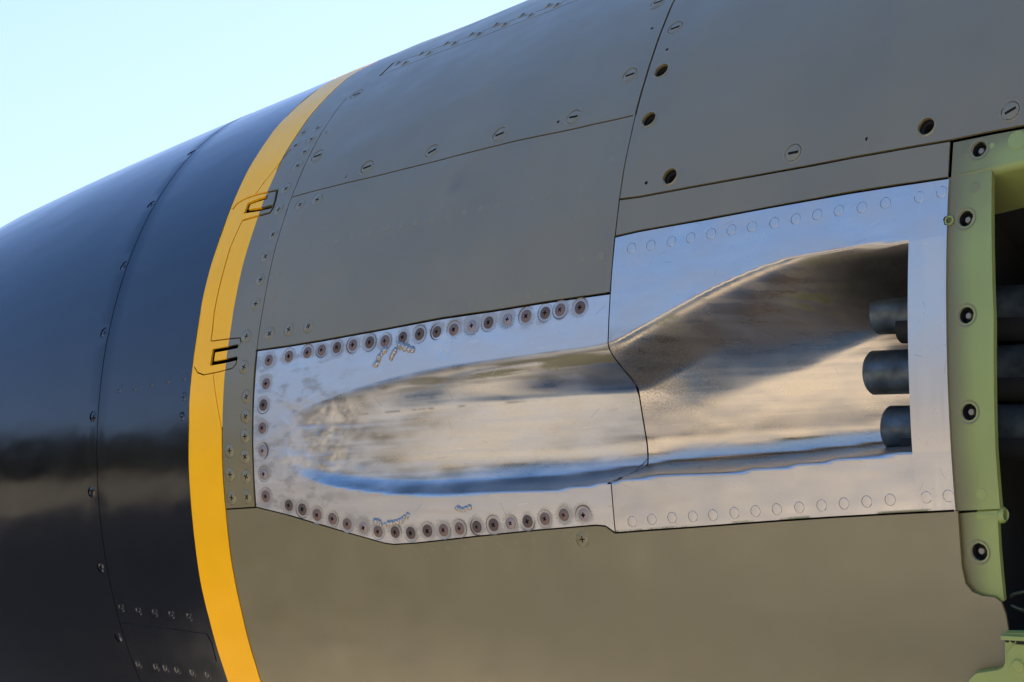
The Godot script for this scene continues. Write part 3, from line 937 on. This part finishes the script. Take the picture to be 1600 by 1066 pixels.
func metal_panels() -> void:
	var ft := pts(FRONT_TOP)
	ft[0] = Vector2(RING_STRIP, 0.0881)
	ft[ft.size() - 1] = Vector2(RING_MID, 0.0869)
	var fb := pts(FRONT_BOTTOM)
	fb[0] = Vector2(RING_STRIP, -0.071)
	fb[fb.size() - 1] = Vector2(RING_MID, -0.0932)
	var holes := hole_list(RUSTY_SCREWS, R_RUSTY * 1.02, 20)
	var box := Rect2(-0.04, -0.11, 0.40, 0.205)
	var p := joined([fb, back(ft)])
	var front := part("blast_panel", panel(p, METAL, 0.0028, 0.0002, holes, 0.002, box).mesh(), metal_material(box, true, 1200, 640), aircraft, "hammered bare aluminium forward panel held by rusty screws")
	var head := []
	for v in 3:
		head.append(head_mesh(plus_poly(0.10 + 0.02 * v, 0.38), 0.10, 0.25, [[1.55, 0.015], [1.25, -0.05 - 0.03 * v], [1.0, -0.12]], 20))
	for i in rusty.size():
		var tone: Material = [mats.rust, mats.rust_dark, mats.rust, mats.rust_pale][rng.randi() % 4]
		var ring: Material = [mats.halo, mats.halo_pale, mats.rust_dark][rng.randi() % 3]
		fastener("screw", head[rng.randi() % 3], [tone, mats.dark, ring], front, METAL, rusty[i], R_RUSTY * rng.randf_range(0.92, 1.08), rng.randf() * TAU, 0.0, rng.randf_range(-0.05, 0.05))
	for w in [WELDS_A, WELDS_B, WELDS_C, WELDS_D, WELDS_E]:
		part("weld_bead", bead(pts(w), 0.0026 if w.size() == 4 else 0.0019), mats.rivet, front)
	# aft panel: trough with flanges, then the upright strip in front of the guns
	var rt := pts(REAR_TOP)
	rt[0] = Vector2(RING_MID, 0.132)
	var rb := pts(REAR_BOTTOM)
	rb[0] = Vector2(RING_MID, -0.0932)
	var cut_x := 0.6106
	box = Rect2(0.35, -0.098, 0.295, 0.236)
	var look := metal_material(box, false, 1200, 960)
	var holes2 := hole_list(METAL_RIVETS, R_RIVET * 1.055, 18)
	holes2.append(disc(Vector2(RING_FRAME, 0.097), 0.0035, 16))
	var lo := curve_at(rb, cut_x)
	var hi := curve_at(rt, cut_x)
	p = joined([rb.slice(0, 6), Vector2(cut_x, lo), ring_line(cut_x, lo, hi), back(rt.slice(0, 6)), ring_line(RING_MID, 0.132, -0.0932)])
	var sheet := panel(p, METAL, 0.0026, 0.0, holes2, 0.0015, box)
	p = joined([Vector2(cut_x, lo), Vector2(RING_FRAME, -0.0777), Vector2(RING_FRAME, 0.1247), Vector2(cut_x, hi)])
	var strip := panel(p, SMOOTH, 0.006, 0.0, holes2, 0.004, box)
	var m := strip.mesh(sheet.mesh())
	# the trough runs on behind the strip
	var tunnel := Sheet.new()
	var ny := 70
	for ix in 5:
		for iy in ny + 1:
			var x := cut_x - 0.001 + ix * 0.0065
			var s := lerpf(curve_at(lip_low, 0.61), curve_at(lip_top, 0.61), iy / float(ny))
			var d := maxf(trough(0.611, s), 0.0045)
			var r := radius(x) - d
			tunnel.v.append(Vector3(x, r * sin(s * 2), r * cos(s * 2)))
			tunnel.n.append(normal_at(METAL, 0.609, s))
			tunnel.uv.append(Vector2(0.88, (box.end.y - s) / box.size.y))
	for ix in 4:
		for iy in ny:
			var a := ix * (ny + 1) + iy
			var b := a + ny + 1
			tunnel.i.append_array([a, a + 1, b + 1, a, b + 1, b])
	m = tunnel.mesh(m)
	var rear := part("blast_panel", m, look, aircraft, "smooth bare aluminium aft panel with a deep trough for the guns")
	var flush := lathe([[1.0, -0.3], [1.0, -0.01], [0.94, 0.03], [0.0, 0.05]], 18)
	for q in pts(METAL_RIVETS):
		fastener("rivet", flush, [mats.rivet], rear, SMOOTH, q, R_RIVET, 0.0, -0.0)

func bead(line: PackedVector2Array, r: float) -> ArrayMesh:
	var st := SurfaceTool.new()
	st.begin(Mesh.PRIMITIVE_TRIANGLES)
	var ball := SphereMesh.new()
	ball.radius = 1.0
	ball.height = 2.0
	ball.radial_segments = 12
	ball.rings = 6
	for i in line.size() - 1:
		var n := maxi(2, int(line[i].distance_to(line[i + 1]) / (r * 0.45)))
		for k in n:
			var p := line[i].lerp(line[i + 1], k / float(n)) + Vector2(rng.randfn(0, r * 0.25), rng.randfn(0, r * 0.35))
			var t := frame_at(SMOOTH, p.x, p.y)
			t.origin = at(METAL, p.x, p.y)
			t.basis = t.basis * Basis.from_scale(Vector3(r * rng.randf_range(0.5, 1.3), r * rng.randf_range(0.5, 1.4), r * rng.randf_range(0.18, 0.32)))
			st.append_from(ball, 0, t)
	return st.commit()

# faded patches, run-off streaks and thumbed dirt in the paint
func weather(sh: Sheet) -> ArrayMesh:
	for v in sh.v:
		var s := atan2(v.y, v.z) * 0.5
		var n := wave.get_noise_2d(v.x * 180.0, s * 240.0)
		var k := fine.get_noise_2d(v.x * 900.0, s * 160.0)
		var d := Vector2(v.x - 0.176, s - 0.2215).length()
		var f := 0.93 + 0.07 * n + 0.05 * k
		f *= 1.0 - 0.3 * smooth(0.014, 0.004, d)
		sh.c.append(Color(f, f * (1.0 - 0.015 * n), f * (1.0 - 0.05 * k)))
	return sh.mesh()

func frames() -> void:
	# green primer with olive overspray at the forward edge
	var m: StandardMaterial3D = mats.green.duplicate()
	m.vertex_color_use_as_albedo = true
	var up := pts(FRAME_UP)
	if Geometry2D.is_polygon_clockwise(up): up.reverse()
	var holes := hole_list(FRAME_HOLES_UP, 0.0058, 24)
	var s1 := panel(up, SMOOTH, 0.006, 0.0019, holes, 0.007, Rect2(0, 0, 1, 1), false)
	overspray(s1)
	var f1 := part("bay_frame", s1.mesh(), m, aircraft, "upright green strip with three sunken bolt holes")
	var low := pts(FRAME_LOW)
	if Geometry2D.is_polygon_clockwise(low): low.reverse()
	var s2 := panel(low, SMOOTH, 0.006, 0.0032, hole_list(FRAME_HOLES_LOW, 0.0062, 24), 0.006, Rect2(0, 0, 1, 1), false)
	overspray(s2)
	var f2 := part("bay_frame", s2.mesh(), m, aircraft, "short green strip under the upright one with one bolt hole")
	# curled lip at the top of the short strip
	var lipm := part("curled_lip", lathe([[0.0056, -0.014], [0.0056, 0.003], [0.004, 0.005], [0.0034, 0.004], [0.0034, -0.014]], 20), mats.green, f2)
	var t := frame_at(SMOOTH, 0.6693, -0.0812, 0.0085)
	lipm.transform = Transform3D(Basis(t.basis.y, t.basis.z, t.basis.x), t.origin)
	# upper frame with its edge turned into the bay
	var sh := Sheet.new()
	var ul := pts(UPPER_FRAME_LOW)
	ul.append(Vector2(AFT, 0.130))
	var la := pts(LINE_AFT)
	la.append(Vector2(AFT, 0.146))
	var prof := []
	for i in 7:
		var a := i / 6.0 * PI * 0.5
		prof.append([1.0 + 0.22 * sin(a), 0.0016 + 0.006 * (1.0 - cos(a))])
	for i in 5: prof.append([1.22 + 0.012 * i, 0.0082 + 0.011 * (i + 1)])
	var xs_ := []
	for i in 40: xs_.append(lerpf(0.6412, AFT, pow(i / 39.0, 1.7)))
	for x in xs_:
		var a := curve_at(la, x) - 0.0011
		var b := curve_at(ul, x)
		for q in prof:
			sh.v.append(at(SMOOTH, x, lerpf(a, b, q[0]), q[1]))
			sh.n.append(Vector3.ZERO)
	var np := prof.size()
	for i in xs_.size() - 1:
		for j in np - 1:
			var a := i * np + j
			var b := a + np
			sh.i.append_array([a, b, b + 1, a, b + 1, a + 1])
			var nn := -(sh.v[b] - sh.v[a]).cross(sh.v[b + 1] - sh.v[a])
			for k in [a, b, a + 1, b + 1]: sh.n[k] += nn.normalized()
	for k in sh.n.size(): sh.n[k] = sh.n[k].normalized()
	overspray(sh)
	var flat := PackedVector2Array()
	for i in 21:
		var x := lerpf(0.6413, AFT - 0.001, i / 20.0)
		flat.append(Vector2(x, curve_at(ul, x)))
	for i in 21:
		var x := lerpf(AFT - 0.001, 0.6413, i / 20.0)
		flat.append(Vector2(x, curve_at(la, x) - 0.0012))
	var s3 := panel(flat, SMOOTH, 0.006, 0.0016, hole_list(UPPER_FRAME_HOLES, 0.0058, 24), 0.006, Rect2(0, 0, 1, 1), false)
	overspray(s3)
	for k in s3.v.size():
		var sv := atan2(s3.v[k].y, s3.v[k].z) * 0.5
		var over := (sv - 0.1275) / (curve_at(la, s3.v[k].x) - 0.1275)
		s3.c[k] = s3.c[k].lerp(Color(0.56, 0.42, 0.66), 0.85 * eased((over - 0.25) / 0.75))
	var f3 := part("bay_frame", sh.mesh(s3.mesh()), m, aircraft, "green upper frame edge with olive overspray at top right")
	# bolt holes: dished rim, dark well and the pale stud in it
	var well := lathe([[1.5, 0.012], [1.25, -0.04], [1.02, -0.28]], 24)
	lathe([[1.02, -0.28], [1.0, -1.5], [0.0, -1.5]], 24, well)
	lathe([[0.40, -1.5], [0.40, -0.62], [0.34, -0.55], [0.0, -0.55]], 18, well)
	for q in pts(FRAME_HOLES_UP): bolt_hole(well, f1, q, 0.0055, 0.0019)
	for q in pts(FRAME_HOLES_LOW): bolt_hole(well, f2, q, 0.0058, 0.0032)
	for q in pts(UPPER_FRAME_HOLES): bolt_hole(well, f3, q, 0.0055, 0.0016)
	var ringm := lathe([[1.06, -0.1], [1.06, 0.03], [0.96, 0.07], [0.9, 0.02], [0.0, 0.05]], 18)
	for q in pts(FRAME_RINGS): fastener("rivet", ringm, [mats.green_over if q.y > 0 else mats.green], f1, SMOOTH, q, 0.004, 0.0, 0.0019)
	fastener("rivet", ringm, [mats.green], f3, SMOOTH, Vector2(0.690, 0.1405), 0.0068, 0.0, 0.0016)
	fastener("rivet", ringm, [mats.green_over], f3, SMOOTH, Vector2(0.6535, 0.1375), 0.0018, 0.0, 0.0016)
	fastener("rivet", ringm, [mats.green], f3, SMOOTH, Vector2(0.6710, 0.1405), 0.0020, 0.0, 0.0016)
	# chafed tube in the notch of the metal strip
	fastener("bolt_hole", lathe([[1.15, -0.2], [1.1, 0.1], [0.75, 0.08], [0.7, -0.8], [0, -0.8]], 18), [mats.green], f1, SMOOTH, Vector2(0.6412, 0.097), 0.0030, 0.0, 0.0006)
	# bay behind: bulkhead, roof, floor and back, their shade painted in as near black
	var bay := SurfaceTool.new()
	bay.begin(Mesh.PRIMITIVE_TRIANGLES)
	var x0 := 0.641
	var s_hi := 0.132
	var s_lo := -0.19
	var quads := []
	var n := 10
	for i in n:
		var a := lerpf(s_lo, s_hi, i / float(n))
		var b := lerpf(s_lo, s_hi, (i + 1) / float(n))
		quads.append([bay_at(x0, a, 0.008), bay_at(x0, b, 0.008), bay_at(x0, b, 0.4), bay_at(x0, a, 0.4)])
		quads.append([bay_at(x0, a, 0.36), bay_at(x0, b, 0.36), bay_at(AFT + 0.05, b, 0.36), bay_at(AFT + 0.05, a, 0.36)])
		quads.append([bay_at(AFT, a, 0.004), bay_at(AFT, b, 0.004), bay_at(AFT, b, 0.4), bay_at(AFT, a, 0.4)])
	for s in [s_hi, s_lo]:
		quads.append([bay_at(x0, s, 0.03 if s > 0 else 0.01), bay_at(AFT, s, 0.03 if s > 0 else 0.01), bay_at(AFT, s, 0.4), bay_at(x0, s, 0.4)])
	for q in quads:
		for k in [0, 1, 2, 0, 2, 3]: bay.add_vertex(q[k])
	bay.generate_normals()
	part("bay_interior", bay.commit(), mats.void, aircraft, "interior of the open gun bay, its shade painted in as near black")

func bay_at(x: float, s: float, d: float) -> Vector3:
	return at(SMOOTH, x, s, d)

func bolt_hole(mesh: ArrayMesh, parent: Node, q: Vector2, r: float, off: float) -> void:
	fastener("bolt_hole", mesh, [mats.dish, mats.dark, mats.stud], parent, SMOOTH, q, r, 0.0, off - 0.0002)

func overspray(sh: Sheet) -> void:
	for k in sh.v.size():
		var v := sh.v[k]
		var t := eased((v.x - 0.6405 + 0.004 * wave.get_noise_2d(v.y * 300.0, 2.0)) / 0.022)
		t *= 1.0 - 0.55 * eased((atan2(v.y, v.z) * 0.5 - 0.07) / 0.055) * eased((0.685 - v.x) / 0.02)
		sh.c.append(Color(0.56, 0.42, 0.66).lerp(Color.WHITE, t))

func guns() -> void:
	var lines := [[Vector3(0.547, 0.063, 0.4615), Vector3(0.6664, 0.0563, 0.4775)], [Vector3(0.5421, 0.0184, 0.4644), Vector3(0.6656, 0.0138, 0.4804)], [Vector3(0.5592, -0.0234, 0.4727), Vector3(0.6652, -0.0288, 0.4847)]]
	var names := ["upper blackened gun barrel", "middle gun barrel, reaching farthest forward", "lowest gun barrel, the most set back"]
	for k in 3:
		var a: Vector3 = lines[k][0]
		var d: Vector3 = (lines[k][1] - a).normalized()
		var r := 0.0163
		var barrel := lathe([[0.0, -0.06], [0.009, -0.06], [0.0095, -0.001], [r - 0.0015, 0.0], [r, -0.0018], [r, -0.72]].map(func(q): return [q[0], q[1]]), 40)
		var o := part("gun_barrel", barrel, mats.gun, aircraft, names[k])
		var y := Vector3.UP
		var x := y.cross(-d).normalized()
		o.transform = Transform3D(Basis(x, (-d).cross(x), -d), a + d * [0.005, 0.005, 0.003][k])
		# the shorter support tube under it
		var sup := part("support_tube", lathe([[0.0, 0.0], [0.0105, 0.0], [0.0112, -0.001], [0.0112, -0.5]], 28), mats.dark, o)
		sup.position = Vector3(0.004, -0.0125, -[0.022, 0.040, 0.016][k])

func small_parts() -> void:
	var by_name := {}
	for c in aircraft.get_children():
		by_name[String(c.name)] = c
	var hs: Node = by_name["hinge_strip"]
	var phillips := head_mesh(plus_poly(0.085, 0.42), 0.05, 0.16, [], 20)
	var looks := [mats.olive, mats.dark]
	for q in pts(STRIP_SCREWS): fastener("screw", phillips, looks, hs, SKIN, q, R_PHILLIPS, rng.randf() * TAU, 0.0001)
	for q in pts(SIDE_SCREWS): fastener("screw", phillips, looks, by_name["side_panel"], SKIN, q, R_PHILLIPS, rng.randf() * TAU, 0.0001)
	for q in pts(LOWER_SCREWS): fastener("screw", phillips, looks, by_name["lower_panel"], SKIN, q, R_PHILLIPS, 0.1, 0.0001)
	for q in pts(NOSE_SCREWS):
		fastener("screw", phillips, [mats.black, mats.dark], by_name["nose_panel"], NOSE, q, 0.005, rng.randf() * TAU, 0.0005)
	var slotted := head_mesh(slot_poly(0.16, 0.66), 0.04, 0.22, [[1.36, 0.004], [1.28, 0.05], [1.14, 0.04], [1.06, -0.3]], 26)
	for q in pts(SLOTTED):
		fastener("slotted_fastener", slotted, [mats.olive, mats.dark, mats.olive], by_name["upper_panel"] if q.x < RING_MID else by_name["aft_upper_panel"], SKIN, q, R_SLOT, rng.randfn(0.08, 0.12), 0.0001)
	var well := lathe([[1.22, 0.004], [1.1, 0.10], [1.0, 0.06], [0.98, -0.3]], 26)
	lathe([[0.98, -0.3], [0.95, -0.7], [0.70, -0.75], [0.68, -1.9], [0.0, -1.9]], 26, well)
	for q in pts(BIG_HOLES): fastener("fastener_hole", well, [mats.olive, mats.dark], by_name["aft_upper_panel"], SKIN, q, R_BIG, 0.0)
	var pinwell := lathe([[1.02, -0.2], [0.95, -2.0], [0.0, -2.0]], 10)
	for q in pts(PINHOLES): fastener("pinhole", pinwell, [mats.dark], by_name["upper_panel"] if q.x < RING_MID else by_name["aft_upper_panel"], SKIN, q, R_PIN, 0.0)
	var dome := lathe([[1.0, -0.05], [0.8, 0.05], [0.45, 0.02], [0.0, 0.07]], 14)
	for q in pts(SIDE_RIVETS): fastener("rivet", dome, [mats.olive], by_name["side_panel"], SKIN, q, R_RIVET * rng.randf_range(0.75, 1.0), 0.0)
	# half-hidden rivets under the paint along the lower edge of the trough
	var edge := pts(FRONT_BOTTOM)
	for i in 13:
		var rx := 0.112 + 0.0178 * i
		fastener("rivet", dome, [mats.olive_worn], by_name["lower_panel"], SKIN, Vector2(rx, curve_at(edge, rx) - rng.randf_range(0.006, 0.0085)), R_RIVET * rng.randf_range(0.7, 0.95), 0.0, 0.0001)
	for q in pts(NOSE_RIVETS): fastener("rivet", dome, [mats.black], by_name["nose_panel_001"], NOSE, q, 0.0046, 0.0)
	var mark := head_mesh(slot_poly(0.3, 0.7), 0.03, 0.2, [], 14)
	for q in pts(TOP_MARKS): fastener("slotted_fastener", mark, [mats.olive, mats.dark], by_name["upper_panel"], SKIN, q, 0.0046, PI * 0.5, -0.0004)
	# green bracket of the bay door at lower right
	var bk := pts(BRACKET)
	if Geometry2D.is_polygon_clockwise(bk): bk.reverse()
	var br := part("door_bracket", panel(bk, SMOOTH, 0.008, -0.006, [], 0.006, Rect2(0, 0, 1, 1), false).mesh(), mats.green, aircraft, "pale green hinge bracket of the bay door")
	var oct := lathe([[1.0, -0.3], [1.0, 0.08], [0.95, 0.1], [0.0, 0.1]], 8)
	fastener("hinge_plate", oct, [mats.green], br, SMOOTH, Vector2(0.6800, -0.1640), 0.0125, 0.39, -0.006)
	fastener("bolt", lathe([[1.0, -0.1], [1.0, 0.25], [0.85, 0.4], [0.0, 0.45]], 20), [mats.green], br, SMOOTH, Vector2(0.6758, -0.1666), 0.0042, 0.0, -0.0072)
	# channel with its dark slot on top of the bracket
	var ch := PackedVector2Array([Vector2(0.6672, -0.1510), Vector2(0.72, -0.1500), Vector2(0.72, -0.1478), Vector2(0.6672, -0.1486)])
	part("channel", panel(ch, SMOOTH, 0.01, -0.011, [], 0.006, Rect2(0, 0, 1, 1), false).mesh(), mats.green, br)
	ch = PackedVector2Array([Vector2(0.6765, -0.1540), Vector2(0.72, -0.1530), Vector2(0.72, -0.1512), Vector2(0.6765, -0.1520)])
	part("slot", panel(ch, SMOOTH, 0.01, -0.0065, [], 0.002, Rect2(0, 0, 1, 1), false).mesh(), mats.dark, br)
	fastener("pinhole", lathe([[1.2, 0.02], [1.0, 0.1], [0.0, 0.1]], 12), [mats.dark], br, SMOOTH, Vector2(0.6698, -0.1522), 0.0016, 0.0, -0.0062)
	fastener("pinhole", lathe([[1.2, 0.02], [1.0, 0.1], [0.0, 0.1]], 12), [mats.dark], br, SMOOTH, Vector2(0.6740, -0.1522), 0.0016, 0.0, -0.0062)
	# twisted safety cable hanging inside the bay
	var st := SurfaceTool.new()
	st.begin(Mesh.PRIMITIVE_TRIANGLES)
	var strand := SphereMesh.new()
	strand.radius = 0.5
	strand.height = 1.0
	strand.radial_segments = 8
	strand.rings = 4
	for i in 44:
		var a := lerpf(-2.6, 2.6, i / 43.0)
		var p := Vector3(0.683 + 0.018 * cos(a), 0.0, 0.0)
		var base := at(SMOOTH, p.x, -0.1355, 0.02)
		base += Vector3(0, 0.0065 * sin(a), 0.0)
		var dir := Vector3(-0.018 * sin(a), 0.0065 * cos(a), 0).normalized()
		var side := Vector3(0, 0, 1).cross(dir)
		st.append_from(strand, 0, Transform3D(Basis((dir + side * 0.7).normalized() * 0.0042, (side - dir * 0.7).normalized() * 0.0017, Vector3(0, 0, 0.002)), base))
	part("safety_cable", st.commit(), mats.cable, aircraft, "loop of twisted cable at the edge of the dark bay")
